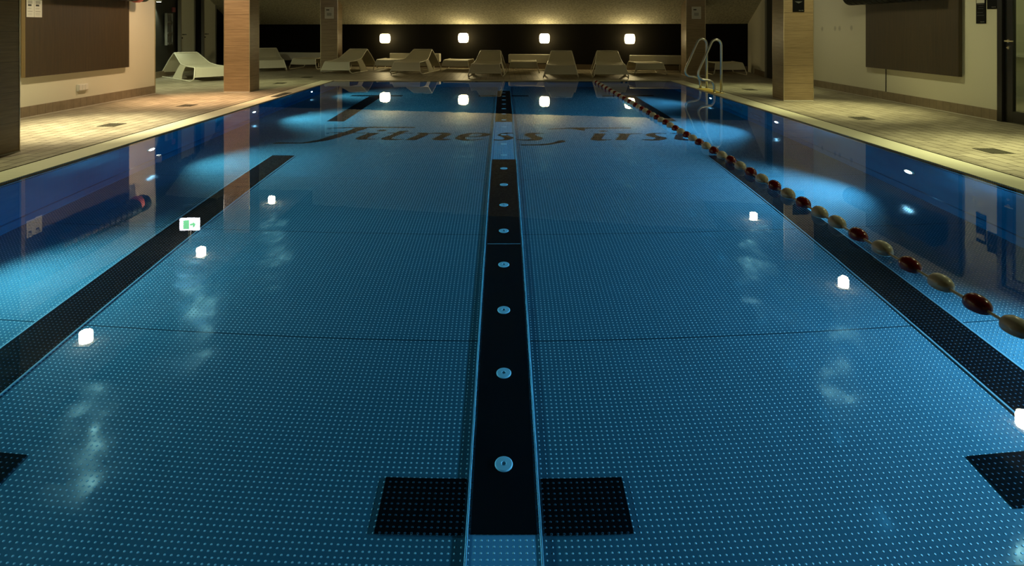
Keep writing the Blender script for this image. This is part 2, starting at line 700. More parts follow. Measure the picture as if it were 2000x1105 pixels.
# boxed lower ceiling over both decks that carries the downlights
for nm, x0, x1 in (('ceiling_bulkhead_left', XL, -4.55), ('ceiling_bulkhead_right', 4.45, XR)):
    b = MB().box(x0, x1, -2.2, 14.6, CEIL, HT)
    struct(b.build(nm, M['ceil_flat']))
# corner bead at the end of the left wall
struct(MB().box(XL - .004, XL + .012, 11.345, 11.358, 0, HT).build('trim_corner_left', M['brass']))


# ------------------------------------------------------------ pillars
def pillar(x0, x1, y0, y1, label, top, beads=True):
    t = thing('pillar', ((x0 + x1) / 2, (y0 + y1) / 2, 0), 0, label, 'pillar', 'tiled pillars beside the pool')
    cx_, cy_ = (x0 + x1) / 2, (y0 + y1) / 2
    a, b = (x1 - x0) / 2, (y1 - y0) / 2
    sh = MB().box(-a, a, -b, b, .004, 1.0)
    zt = [min(top, HT, 1.33 + .34 * (YB(cx_ + x_) - (cy_ + y_)) + .03) for y_ in (-b, b) for x_ in (-a, a)]
    sh.v = sh.v[:4] + [(p[0], p[1], z_) for p, z_ in zip(sh.v[4:], zt)]
    sh.build('shaft', M['pillar'], t)
    MB().box(-a - .006, a + .006, -b - .006, b + .006, 0, .010).build('base_seal', M['white_plastic'], t)
    for sx in (-1, 1):
        for sy in (-1, 1):
            MB().box(sx * a - .004, sx * a + .004, sy * b - .004, sy * b + .004, .01, min(top, 1.33 + .34 * (YB(cx_ + sx * a) - (cy_ + sy * b)))).build('corner_bead', M['brass'], t)
    return t


pillar(-5.21, -4.73, 5.50, 6.00, 'tiled pillar cut by the left edge, nearest the camera', CEIL)
pillar(-5.27, -4.79, 11.57, 12.02, 'orange-lit tiled pillar on the left deck beside the woven lounger', CEIL)
pillar(-5.16, -4.68, 17.30, 17.78, 'dark tiled pillar at the back left carrying a framed notice', HT)
pillar(4.64, 5.13, 10.18, 10.60, 'wide tiled pillar on the right deck with a black sign', CEIL)
pillar(4.64, 5.13, 15.64, 16.06, 'tiled pillar at the back right behind the pool ladder', HT)

# ------------------------------------------------------------ the pool
pool = thing('swimming_pool', (0, 7, 0), 0, 'long blue steel swimming pool sunk in the beige tiled floor', 'pool')
PO = Vector((0, 7, 0))


class PB(MB):
    def build(s, name, m, parent=None, **k):
        s.v = [tuple(Vector(p) - PO) for p in s.v]
        return MB.build(s, name, m, parent or pool, **k)


ZF = -DEPTH
PB().box(POOLX0 - .1, POOLX1 + .1, POOLY0 - .1, POOLY1 + .1, ZF - .1, ZF).build('pool_floor', M['floor_steel'])
T = .10
for nm, bx in (('left', (POOLX0 - T, POOLX0, POOLY0 - T, POOLY1 + T)), ('right', (POOLX1, POOLX1 + T, POOLY0 - T, POOLY1 + T)),
               ('far', (POOLX0, POOLX1, POOLY1, POOLY1 + T)), ('near', (POOLX0, POOLX1, POOLY0 - T, POOLY0))):
    PB().box(bx[0], bx[1], bx[2], bx[3], ZF - .1, -.012).build('pool_wall', M['wall_steel'])
for x0, x1 in ((POOLX0, POOLX0 + .016), (POOLX1 - .016, POOLX1)):
    PB().box(x0, x1, POOLY0, POOLY1, -.105, -.085).build('rim_lip', M['steel_edge'], bevel=.004)
for sx, xx in ((1, POOLX0), (-1, POOLX1)):
    p = [(xx, ZF), (xx + sx * .09, ZF), (xx + sx * .085, ZF + .02), (xx + sx * .02, ZF + .085), (xx, ZF + .09)]
    mb = PB()
    n = len(p)
    vs = [(a, POOLY0, b) for a, b in p] + [(a, POOLY1, b) for a, b in p]
    mb.add(vs, [tuple(range(n)), tuple(range(n, 2 * n))] + [(i, (i + 1) % n, n + (i + 1) % n, n + i) for i in range(n)])
    mb.build('floor_cove', M['wall_steel'])
# overflow grates and the dark slot between grate and tiles
for sx, xx in ((-1, POOLX0), (1, POOLX1)):
    a, b = sorted((xx, xx + sx * .295))
    PB().box(a, b, POOLY0 - .1, POOLY1, -.16, 0).build('overflow_grate', M['grate'], bevel=.003)
    a, b = sorted((xx + sx * .296, xx + sx * .321))
    PB().box(a, b, POOLY0 - .1, POOLY1, -.16, -.006).build('drain_slot', M['slot'])
PB().box(POOLX0, POOLX1, POOLY1 - .004, POOLY1 + .07, -.012, .003).build('far_edge_strip', M['grate'])
PB().box(POOLX0 - .16, POOLX0 - .03, 10.75, 11.45, .001, .006).build('grate_cover', M['drain'])
# lane markings: the wide black strips and the cross bars of the T marks
E_ = .004
def patch(x0, x1, y0, y1, m=M['floor_black'], name='lane_marking', z=.0, h=.004):
    return PB().box(x0, x1, y0, y1, ZF + z, ZF + z + h).build(name, m)


for x0, x1 in ((-2.715, -2.455), (2.395, 2.655)):
    patch(x0, x1, 2.66, 7.22)
    patch(x0, x1, 9.42, 12.40)
    patch(x0 - .39, x1 + .39, 2.41, 2.66, name='cross_marking')
    patch(x0 - .39, x1 + .39, 12.42, 12.60, name='cross_marking')
    for xx in (x0 - .012, x1 + .002):
        patch(xx, xx + .010, 2.66, 7.22, M['steel_edge'], 'marking_edge', h=.006)
for x0, x1 in ((-.51, -.16), (.16, .51)):
    patch(x0, x1, 2.41, 2.66, name='cross_marking')
    patch(x0, x1, 12.42, 12.60, name='cross_marking')
# middle channel lid with its inlets
PB().box(-.145, .145, POOLY0, POOLY1, ZF, ZF + .005).build('inlet_channel', M['channel_steel'])
PB().box(-.130, .130, 2.41, 7.11, ZF + .005, ZF + .007).build('channel_marking', M['black_plain'])
PB().box(-.130, .130, 9.42, 13.40, ZF + .005, ZF + .007).build('channel_marking', M['black_plain'])
PB().box(-.128, .128, 4.775, 4.785, ZF + .007, ZF + .008).build('channel_joint', M['steel_edge'])
for xx in (-.150, .141):
    PB().box(xx, xx + .009, POOLY0, POOLY1, ZF, ZF + .0085).build('channel_edge', M['steel_edge'], bevel=.003)
k = 0
y = 2.73 - .572 * 2
while y < POOLY1 - .2:
    prof = [(.0001, 0), (.040, 0), (.040, .004), (.036, .007), (.012, .008), (.010, .005), (.0001, .005)]
    PB().lathe(prof, 'z', (0, y, ZF + .0068), 28).build('inlet_disc', M['inlet'], smooth=False)
    y += .572
# lettering on the pool floor
LET = {
 'F': [[(531,280.6),(536,279),(541,278.1),(556,278.2),(590,278.6),(601,276.8),(612,274.8),(622,273),(632,269.8),(645,265.5),(659,261.5),(672,258),(684,254),(693,250),(697,248),(719,248),(715,251),(708,253.5),(700,255.5),(690,259.5),(675,264),(660,268.5),(640,274),(620,277),(605,278.8),(590,280),(560,280.3),(540,280.8)],
       [(640,250.4),(660,249.2),(697,248.2),(697,249.5),(660,250.4),(641,251.1)], [(719,248),(730,247.5),(808,248),(813,248.8),(808,249.8),(717,249.6)],
       [(645,258.4),(672,258.2),(668,259.3),(645,259.2)], [(692,259),(720,259.2),(720,260),(690,259.8)]],
 'i': [[(720,259.5),(742,259.5),(736,261.5),(725,265),(717,269),(718,271.2),(733,271.2),(732,272.1),(720,272.5),(700,272.8),(693.5,271.2),(698,268.5),(706,265),(714,262.2)],
       [(735,255.3),(742,253.6),(752,253.2),(756,254.3),(750,256),(740,256.5)]],
 't': [[(798,255.4),(787,255.5),(780,256),(773,259),(764,263.5),(752,267.5),(744,270.5),(746,272.5),(756,273.5),(770,273.5),(789,272.2),(788,271.5),(776,272),(765,271),(764,270),(768,267.5),(778,263.5),(788,260),(791,258),(799,256)],
       [(757,259),(773,259.1),(771,260),(757,259.9)], [(789,259.5),(807,259.6),(807,260.4),(788,260.3)]],
 'n': [[(816,259),(832,259.3),(838,260.4),(834,263.5),(825,267.5),(817,271),(811,273.5),(799,273.6),(792,273),(800,270),(810,266),(819,262),(820,260.6),(815,259.8)],
       [(838,260.2),(850,259.2),(865,259),(878,260),(881,262.3),(873,266),(864,270),(865,271.5),(881,271.9),(881,272.6),(866,273.9),(850,273.6),(843,271.8),(850,269),(856,266),(863,262.5),(861,261.1),(850,260.8),(838,261.3)]],
 'e': [[(889,269.5),(895,265),(903,262.2),(916,260),(920,261.5),(914,265.5),(909,267.4),(908,270),(911,272),(920,272.8),(936,271.8),(950,271),(936,273),(922,274.2),(908,274.6),(896,273.2),(889,270.7)],
       [(916,260),(932,259.2),(946,259.7),(956,261.4),(958,263.2),(953,265),(942,266.8),(934,266.1),(941,264),(942,261.6),(935,260.5),(920,261.5)],
       [(914,265.5),(916,266.3),(934,266.1),(942,266.8),(930,267.5),(910,267.2)]],
 's': [[(972,263.5),(978,260.8),(990,259.2),(1003,259.6),(1003,260.8),(993,261),(989,262.5),(994,265.5),(1002,268),(1002.5,270),(997,272.6),(988,274.2),(975,274.6),(964,273.9),(964,272.4),(975,273),(984,272.5),(986,270.5),(983,268),(974,265)],
       [(1024,263.5),(1029,260.5),(1040,259.2),(1055,259.5),(1069,260.4),(1060,261),(1047,261.3),(1044,263),(1050,266),(1059,268.5),(1060,271),(1056,273),(1045,274.6),(1030,274.6),(1015,273.6),(1009,272.6),(1010,271.8),(1030,272.7),(1038,271.5),(1037,269),(1030,266.2)]],
 'F2': [[(1016.5,283.2),(1020,282),(1050,282),(1070,280.5),(1083,278),(1090,274.8),(1098,273.4),(1105,275.3),(1104,277.2),(1094,279),(1085,280.6),(1075,282.6),(1060,283.8),(1020,284)],
        [(1067,252.5),(1080,250.8),(1100,250),(1118,249.1),(1140,249),(1143,249),(1233,249.3),(1232,250.8),(1188,250.9),(1143,251),(1142,253.5),(1143,255.4),(1138,255),(1133,254),(1125,252.6),(1118,251.6),(1110,251.3),(1090,251.9),(1070,252.9)]],
 'i2': [[(1158,261),(1164,260.6),(1183.2,260.7),(1182,262.5),(1176,269.4),(1174.2,271.2),(1176,272.2),(1195,272.3),(1195,273.1),(1182,274.2),(1169,274.8),(1160,273.7),(1154.4,272.4),(1157,269.4),(1160.4,264.6),(1163,262)],
        [(1170,255.9),(1176,254.7),(1189,255.7),(1184.4,256.8),(1176,257.4)]],
 'r': [[(1200.6,260.5),(1212,260.5),(1224,261),(1233,260.7),(1254.6,260),(1254,261),(1242,261.4),(1233,262.2),(1229.4,264),(1225.8,268.8),(1223.4,273.6),(1201.8,273.6),(1206,270),(1209,265.8),(1212,262.2),(1201,261.3)]],
 's2': [[(1260.8,263.2),(1266.4,260.8),(1276,259.5),(1302.4,260),(1300.8,261.1),(1280.8,261.1),(1279.2,262.4),(1284.8,265.2),(1299.2,268),(1303.2,270.2),(1299,272.5),(1288,274),(1273.6,274.5),(1259.2,273.6),(1252.8,272.5),(1264,272),(1275,272.1),(1281.6,270.8),(1280,268.4),(1267,266)]],
 't2': [[(1334.4,256.4),(1341,256.4),(1340,259.8),(1337,263),(1334,267),(1333.6,269.6),(1339,271.6),(1352,272.4),(1365,271.6),(1372,271.2),(1370,272.5),(1358,273.7),(1344,274.5),(1328,273.3),(1319,271.7),(1317.6,270.4),(1320.8,263.2),(1328,259.6)],
        [(1309.6,259.9),(1326,260),(1326,261),(1309.6,260.9)], [(1341,259.9),(1360,260.1),(1360,261),(1340,260.9)]],
}
lt = PB()
for polys in LET.values():
    for poly in polys:
        lt.prism([floor_xy(a, b) for a, b in poly], ZF + .001, ZF + .004)
# the letters that cross the raised channel lie on its lid
lo = lt.build('floor_lettering', M['letter'])
tag(lo, 'dark script lettering reading Fitness First across the light floor')
ch = PB()
for poly in LET['s'][:1]:
    ch.prism([floor_xy(a, b) for a, b in poly], ZF + .005, ZF + .0078)
tag(ch.build('floor_lettering', M['letter']), 'dark letter s on the middle channel')

# underwater lamps in the long walls
for s, y in UW:
    xx = POOLX0 if s < 0 else POOLX1
    prof = [(.0001, 0), (.075, 0), (.080, .006), (.070, .014), (.056, .014), (.054, .010), (.0001, .010)]
    f = -s
    ring = PB().lathe([(r_, f * h) for r_, h in prof], 'x', (xx, y, -.72), 28).build('underwater_lamp', M['chrome'])
    lens = PB().lathe([(.0001, 0), (.052, 0), (.048, f * .006), (.0001, f * .010)], 'x', (xx + f * .011, y, -.72), 24)
    q = lens.build('lamp_lens', M['uwglow'], ring)

# water filling the basin
wt = MB().box(POOLX0 - .03, POOLX1 + .03, POOLY0 - .03, POOLY1 + .03, ZF - .05, WATER)
wo = wt.build('pool_water', M['water'])
tag(wo, 'clear still blue water filling the swimming pool', 'water', kind='stuff')

# ------------------------------------------------------------ lane rope
rope = thing('lane_rope', (2.045, 8.0, 0), 0, 'floating lane rope of red and white floats in the right of the pool', 'lane rope')
MB().tube([(0, 1.2 - 8.0, .004), (0, POOLY1 - 8.0 + .02, .004)], .0065, 10).build('cable', M['rope'], rope)


def float_mesh():
    prof = [(.010, -.060), (.022, -.056), (.034, -.045), (.043, -.025), (.046, 0), (.043, .025), (.034, .045), (.022, .056), (.010, .060)]
    return MB().lathe(prof, 'y', (0, 0, 0), 24)


fw = float_mesh().build('float', M['float_white'], rope, smooth=True)
fr = float_mesh().build('float', M['red'], rope, smooth=True)
first = {'w': True, 'r': True}
yf = 2.012
col_seq = {2.232: 'r', 2.452: 'w', 2.653: 'r', 2.874: 'w', 3.095: 'r', 3.32: 'w', 3.546: 'r', 3.77: 'w', 3.977: 'w'}
ys = [1.79, 2.01] + list(col_seq.keys())
cs = ['r', 'w'] + list(col_seq.values())
yy_, c_ = 3.977, 'w'
while yy_ < 13.75:
    yy_ += .2225
    c_ = 'r' if c_ == 'w' else 'w'
    ys.append(yy_)
    cs.append(c_)
cs[2] = 'r'
for yy_, c_ in zip(ys, cs):
    src = fr if c_ == 'r' else fw
    if first[c_]:
        o = src
        first[c_] = False
    else:
        o = src.copy()
        COL.objects.link(o)
        o.parent = rope
    o.location = (0, yy_ - 8.0, .006 + random.uniform(-.003, .003))
    o['label'] = 'dark red float' if c_ == 'r' else 'white float'
MB().tube([(0, 13.78 - 8, .004), (0, 13.95 - 8, .006), (0, 14.1 - 8, .0)], .010, 8).build('end_clip', M['chrome'], rope)

# ------------------------------------------------------------ pool ladder
lad = thing('pool_ladder', (3.99, 11.9, 0), 0, 'curved stainless steel pool ladder rails at the right pool edge', 'pool ladder')


def rail(y):
    P = [(4.063, y, .0), (4.063, y, .905), (4.035, y, .965), (3.967, y, 1.0), (3.895, y, .965), (3.64, y, .40), (3.632, y, .31), (3.69, y, .245), (3.80, y, .235), (3.885, y, .215), (3.93, y, .15), (3.935, y, .0)]
    P = round_path(P, .06, 4)
    return [(a - 3.99, b - 11.9, c) for a, b, c in P]


for yy_ in (11.48, 12.30):
    r_ = MB().tube(rail(yy_), .0225, 14).build('handrail', M['chrome'], lad, smooth=True)
    for xx in (4.063, 3.935):
        MB().lathe([(.030, 0.001), (.034, .004), (.030, .012), (.022, .014)], 'z', (xx - 3.99, yy_ - 11.9, 0), 18).build('foot_flange', M['chrome'], r_)
MB().box(3.865 - 3.99, 4.075 - 3.99, 11.35 - 11.9, 12.28 - 11.9, 0.0005, .0075).build('grip_plate', M['yellow'], lad, bevel=.002)

# ------------------------------------------------------------ loungers
def hw(z, w0=.425, k=.265):
    return w0 - k * z


def strip(prof, w0, k, n=8, sag=.012):
    """cloth stretched along a side profile (y, z), tapering in width with height"""
    mb = MB()
    P = round_path([(0, a, b) for a, b in prof], .022, 2)
    vs, fs = [], []
    for p in P:
        h = hw(p.z, w0, k)
        for i in range(n + 1):
            t = -1 + 2 * i / n
            vs.append((h * t, p.y, p.z - sag * (1 - t * t)))
    m = len(P)
    for j in range(m - 1):
        for i in range(n):
            a = j * (n + 1) + i
            fs.append((a, a + 1, a + n + 2, a + n + 1))
    return mb.add(vs, fs)


def make_lounger(loc, rz, label):
    t = thing('sun_lounger', loc, rz, label, 'sun lounger', 'raised-back loungers by the pool')
    prof = [(-.02, .105), (.085, .318), (.5, .315), (.90, .358), (1.48, .60), (1.66, .42), (1.86, .13)]
    strip(prof, .425, .265).build('woven_seat', M['weave'], t, solid=.012)
    for s in (-1, 1):
        # waist panel between head opening and side hole
        edge = [(.93, .352), (1.00, .25), (1.06, .15), (1.13, .05), (1.15, .022), (.64, .022), (.665, .10), (.655, .20), (.61, .29), (.56, .318), (.75, .338)]
        vs = [(s * hw(z), y, z) for y, z in edge]
        MB().add(vs, [tuple(range(len(vs)))]).build('side_panel', M['weave'], t, solid=.014)
        loop = [(-.02, .105), (.085, .318), (.5, .322), (.90, .362), (1.48, .606), (1.66, .43), (1.87, .13), (1.90, .05), (1.86, .012), (.08, .012), (-.02, .06)]
        P = [Vector((0, a, b)) for a, b in loop]
        R3 = round_path([P[-1]] + P + [P[0]], .05, 3)
        MB().tube([(s * hw(p.z), p.y, p.z) for p in R3[1:]], .0135, 8, closed=True).build('side_frame', M['frame'], t, smooth=True)
    MB().tube([(-hw(.11), -.02, .105), (hw(.11), -.02, .105)], .010, 8).build('cross_bar', M['frame'], t)
    MB().tube([(-hw(.13), 1.86, .13), (hw(.13), 1.86, .13)], .010, 8).build('cross_bar', M['frame'], t)
    MB().tube([(-hw(.6), 1.48, .606), (hw(.6), 1.48, .606)], .012, 8).build('cross_bar', M['frame'], t)
    return t


def place(cx_, cy_, deg):
    return (cx_, cy_, 0), R(-deg)


lp, lr = place(-4.44, 16.22, 10)
L1 = make_lounger(lp, lr, 'woven lounger in front of the dark back left pillar')
lp, lr = place(-2.55, 15.95, 10)
dup(L1, lp, lr, 'woven lounger second from the left in the back row, under the first wall lamp')
lp, lr = place(-.46, 15.08, 4)
dup(L1, lp, lr, 'woven lounger left of the middle lane line, almost facing the camera')
lp, lr = place(1.37, 14.78, 6)
dup(L1, lp, lr, 'woven lounger just right of the middle lane line, before a white radiator')
lp, lr = place(2.58, 14.78, 6)
dup(L1, lp, lr, 'woven lounger at the far end of the lane rope')
lp, lr = place(-6.49, 17.12, -25)
dup(L1, lp, lr, 'dim woven lounger half hidden behind the orange-lit pillar')
# the one seen from its head end in the left recess
ang = math.degrees(math.atan2(-1.70, 1.77))   # head-to-foot direction
hd = Vector((-1.77, 1.70, 0)).normalized()     # foot-to-head
rz = math.atan2(hd.y, hd.x) - PI / 2
foot = Vector((-6.83, 13.60, 0)) + Vector((.69, .72, 0)).normalized() * .425
big = dup(L1, (foot.x - .12, foot.y + .12, 0), rz, 'brightly lit woven lounger seen from the side between the left wall and pillar')
big.scale = (1, 1.13, 1.0)

def make_table(loc, rz, label):
    t = thing('lounger_table', loc, rz, label, 'low table', 'low woven tables beside the loungers')
    prof = [(0, .145), (.07, .305), (.50, .310), (.93, .305), (1.0, .145)]
    strip(prof, .425, .27, sag=.008).build('woven_top', M['weave'], t, solid=.012)
    for s in (-1, 1):
        loop = [(.0, .145), (.07, .31), (.93, .31), (1.0, .145), (1.03, .05), (.98, .012), (.02, .012), (-.03, .05)]
        P = [Vector((0, a, b)) for a, b in loop]
        R3 = round_path([P[-1]] + P + [P[0]], .04, 3)
        MB().tube([(s * hw(p.z, .425, .27), p.y, p.z) for p in R3[1:]], .0115, 8, closed=True).build('side_frame', M['frame'], t, smooth=True)
    return t


lp, lr = place(-3.30, 17.42, 8)
T1 = make_table(lp, lr, 'low woven table between the two left loungers of the back row')
for x, y, a, lab in [(-1.36, 17.15, 8, 'low woven table left of the middle, below the second wall lamp'),
                     (.53, 16.45, 2, 'low woven table just right of the middle lane line, before a radiator'),
                     (3.76, 15.75, -2, 'low woven table beside the back right pillar'),
                     (5.80, 15.75, 2, 'dim low woven table behind the pool ladder, right of the pillar'),
                     (-5.88, 18.00, 6, 'dim low woven table left of the dark back left pillar')]:
    lp, lr = place(x, y, a)
    dup(T1, lp, lr, lab)

# ------------------------------------------------------------ low white radiators along the back wall
def make_radiator(x, label, L=1.57):
    sl_ = math.atan(-.20)
    y = YB(x) - .42
    t = thing('radiator', (x, y, 0), sl_, label, 'radiator', 'low white radiators along the black wall')
    MB().box(-L / 2, L / 2, -.09, .09, .20, .45).build('casing', M['white'], t, bevel=.018)
    MB().box(-L / 2 + .05, L / 2 - .05, -.055, .055, .449, .454).build('top_grille', M['grey_plastic'], t)
    for a in (-L / 2 + .20, L / 2 - .20):
        MB().box(a - .018, a + .018, -.02, .02, 0, .21).build('leg', M['white'], t)
        MB().box(a - .035, a + .035, -.05, .05, 0, .008).build('foot_plate', M['white'], t)
    return t


R1 = make_radiator(-2.67, 'low white radiator behind the second lounger from the left')
for x, lab in [(.92, 'low white radiator just right of the middle lane line'),
               (4.30, 'low white radiator left of the back right pillar'),
               (-6.35, 'dim low white radiator between the two left pillars')]:
    dup(R1, (x, YB(x) - .42, 0), math.atan(-.20), lab)

# ------------------------------------------------------------ glowing wall lamps
def lamp(px, py, label, k0=None):
    Y = 18.4
    for _ in range(4):
        X = (px - CX) / F * Y
        Y = YB(X) - .24
    Z = EYE - (py - CY) / F * Y
    if k0 is not None:
        return dup(k0, (X, Y, Z), math.atan(-.2), label)
    t = thing('wall_lamp', (X, Y, Z), math.atan(-.2), label, 'wall lamp', 'glowing wall lamps on the black wall')
    prof = []
    mb = MB()
    n = 28
    rows = 10
    vs, fs = [], []
    for j in range(rows + 1):
        u = -1 + 2 * j / rows
        rr = .118 + .026 * (1 - u * u)
        if j in (0, rows):
            rr -= .022
        for i in range(n):
            a = 2 * PI * i / n
            c, s_ = math.cos(a), math.sin(a)
            e = .55
            vs.append((rr * math.copysign(abs(c) ** e, c), rr * math.copysign(abs(s_) ** e, s_), u * .150 * (1 - .08 * abs(u) ** 6)))
    for j in range(rows):
        for i in range(n):
            fs.append((j * n + i, j * n + (i + 1) % n, (j + 1) * n + (i + 1) % n, (j + 1) * n + i))
    fs.append(tuple(range(n))[::-1])
    fs.append(tuple(range(rows * n, rows * n + n)))
    mb.add(vs, fs).build('lamp_shade', M['lampglow'], t, smooth=False)
    MB().tube([(0, .12, -.0), (0, .225, 0)], .014, 10).build('bracket', M['black'], t)
    MB().lathe([(.0001, .0), (.045, 0), (.045, .014), (.0001, .014)], 'y', (0, .222, 0), 20).build('wall_plate', M['black'], t)
    return t


LA = lamp(752, 75, 'leftmost of the four glowing wall lamps at the back')
lamp(905, 74, 'glowing wall lamp second from the left at the back', LA)
lamp(1063.5, 75, 'glowing wall lamp third from the left at the back', LA)
lamp(1230, 76, 'rightmost of the four glowing wall lamps at the back', LA)

# ------------------------------------------------------------ ceiling downlights
def make_down(x, y, label, k0=None):
    if k0 is not None:
        return dup(k0, (x, y, CEIL), 0, label)
    t = thing('downlight', (x, y, CEIL), 0, label, 'downlight', 'square downlights over the decks')
    MB().box(-.105, .105, -.105, .105, -.012, 0).build('trim_frame', M['white'], t, bevel=.004)
    MB().lathe([(.0001, -.162), (.046, -.162), (.066, -.150), (.074, -.125), (.074, -.035), (.066, -.012), (.0001, -.012)], 'z', (0, 0, 0), 24).build('lens', M['downglow'], t, smooth=True)
    return t


labs = ['ceiling downlight over the left deck, mirrored near the lane mark end', 'ceiling downlight over the left deck beside the orange pillar',
        'ceiling downlight over the bright left deck, mirrored lowest in the water', None,
        'ceiling downlight over the right deck behind the wide pillar', 'ceiling downlight over the right deck before the wide pillar', 'ceiling downlight over the right deck near the door', None]
DL = None
for (x, y, c, p, q), lb in zip(DOWN, labs):
    if lb is None:
        continue
    o = make_down(x, y, lb, DL)
    DL = DL or o

# illuminated exit sign over the left deck, seen mirrored in the water
ex = thing('exit_sign', (-5.62, 11.0, 2.28), 0, 'illuminated white and green exit sign hanging over the left deck', 'exit sign')
MB().box(-.17, .17, -.03, .03, -.11, .11).build('light_box', M['signwhite'], ex, bevel=.006)
MB().box(-.10, .0, -.034, -.030, -.07, .07).build('pictogram', M['signgreen'], ex)
ar = MB()
ar.add([(x, -.0345, z) for x, z in [(.02, -.015), (.07, -.015), (.07, -.05), (.12, 0), (.07, .05), (.07, .015), (.02, .015)]], [tuple(range(7))])
ar.build('arrow', M['signgreen'], ex, solid=.002)
MB().box(-.02, .02, -.02, .02, .11, CEIL - 2.28).build('hanger', M['white'], ex)

# ------------------------------------------------------------ boards on the side walls
def board(sx, y0, y1, z0, label):
    X = XL if sx < 0 else XR
    d = .07
    t = thing('wall_board', (X, (y0 + y1) / 2, 0), 0, label, 'wall board')
    a, b = sorted((-sx * .02, -sx * d))
    h = (y1 - y0) / 2
    MB().box(a, b, -h, h, z0, 2.25).build('panel', M['board'], t, bevel=.002)
    for q in (-h, h):
        MB().box(a, b, q - .004, q + .004, z0, 2.25).build('edge_strip', M['board_edge'] if sx < 0 else M['board'], t)
    a, b = sorted((0.0, -sx * .02))
    MB().box(a, b, -h + .06, h - .06, z0 + .06, 2.2).build('batten', M['grey_plastic'], t)
    return t


board(-1, 8.19, 10.46, .543, 'large dark wooden board on the left wall with two paper sheets')
board(1, 8.57, 10.76, .525, 'large dark wooden board on the right wall')

# two notices on the left board
def sheet(y, z, w_, h_, rot, label):
    t = thing('paper_sheet', (XL + .0725, y, z), 0, label, 'notice', 'paper notices on the left board')
    MB().box(0, .0015, -w_ / 2, w_ / 2, -h_ / 2, h_ / 2).build('sheet', M['paper'], t)
    MB().box(.0015, .0022, -w_ / 2 + .025, -w_ / 2 + .085, h_ / 2 - .085, h_ / 2 - .062).build('heading', M['ink'], t)
    MB().box(.0015, .0020, -w_ / 2 + .02, w_ / 2 - .03, h_ / 2 - .055, h_ / 2 - .01).build('header_field', M['paper_grey'], t)
    for z0, z1, f in ((-.035, -.027, .7), (-.075, -.065, .9), (-.10, -.095, .8), (.0, .004, .7), (-.118, -.113, .8)):
        MB().box(.0015, .0021, -w_ / 2 + .02, -w_ / 2 + .02 + (w_ - .04) * f, z0 + .03, z1 + .03).build('text_line', M['paper_grey'], t)
    return t


sheet(8.275, 1.47, .132, .235, 0, 'left of the two paper notices pinned to the left board')
sheet(8.415, 1.47, .138, .235, 0, 'right of the two paper notices pinned to the left board')

# ------------------------------------------------------------ racks with foam discs above the boards
def rack(sx, y0, y1, z, label):
    X = XL if sx < 0 else XR
    t = thing('wall_rack', (X - sx * .20, (y0 + y1) / 2, z), 0, label, 'rack')
    h = (y1 - y0) / 2
    MB().tube([(0, -h, 0), (0, h, 0)], .012, 10).build('rod', M['black'], t)
    for q in (-h + .1, h - .1):
        MB().tube([(0, q, 0), (sx * .2, q, .04)], .010, 8).build('arm', M['black'], t)
    return t


rack(-1, 8.30, 10.72, 1.80, 'black rack rod above the left wall board')
rack(1, 8.75, 11.02, 1.765, 'black rack rod above the right wall board')


def disc(r_, th, m):
    prof = [(.013, -th / 2), (r_ - .015, -th / 2), (r_, -th / 2 + .012), (r_, th / 2 - .012), (r_ - .015, th / 2), (.013, th / 2)]
    return MB().lathe(prof, 'y', (0, 0, 0), 28)


d0 = None
for i in range(14):
    yy_ = 10.93 - i * .156
    if d0 is None:
        d0 = disc(.155, .145, M['blackrub']).build('foam_disc', M['blackrub'], smooth=False)
        o = d0
    else:
        o = d0.copy()
        COL.objects.link(o)
    o.location = (XR - .20, yy_, 1.765)
    tag(o, 'black foam disc in the long row above the right wall board', 'foam disc', 'black foam discs over the right board')
for i in range(15):
    yy_ = 10.60 - i * .142
    if i == 1:
        o = disc(.115, .12, M['pinkmat']).build('foam_disc', M['pinkmat'])
        o.location = (XL + .20, yy_, 1.755)
        tag(o, 'pink foam disc in the row above the left wall board', 'foam disc')
        continue
    o = d0.copy()
    COL.objects.link(o)
    o.scale = (.93, .9, .93)
    o.location = (XL + .20, yy_, 1.80)
    tag(o, 'black foam disc in the row above the left wall board', 'foam disc', 'black foam discs over the left board')

# cable below the right board
X = (1731 - CX) / F
yc = XR / X
cb = MB().tube([(XR - .006, yc, .14), (XR - .006, yc, .56)], .006, 8).build('cable', M['black'])
tag(cb, 'thin black cable running down the right wall below the board', 'cable')

# triple switch on the left wall
sw = thing('light_switch', (XL, 9.385, .30), 0, 'white triple switch plate low on the left wall', 'switch')
MB().box(0, .030, -.11, .11, -.052, .052).build('back_plate', M['white_plastic'], sw, bevel=.004)
for i in range(3):
    a = -.10 + i * .068
    MB().box(.030, .040, a, a + .060, -.038, .042).build('rocker', M['white_plastic'], sw, bevel=.003)

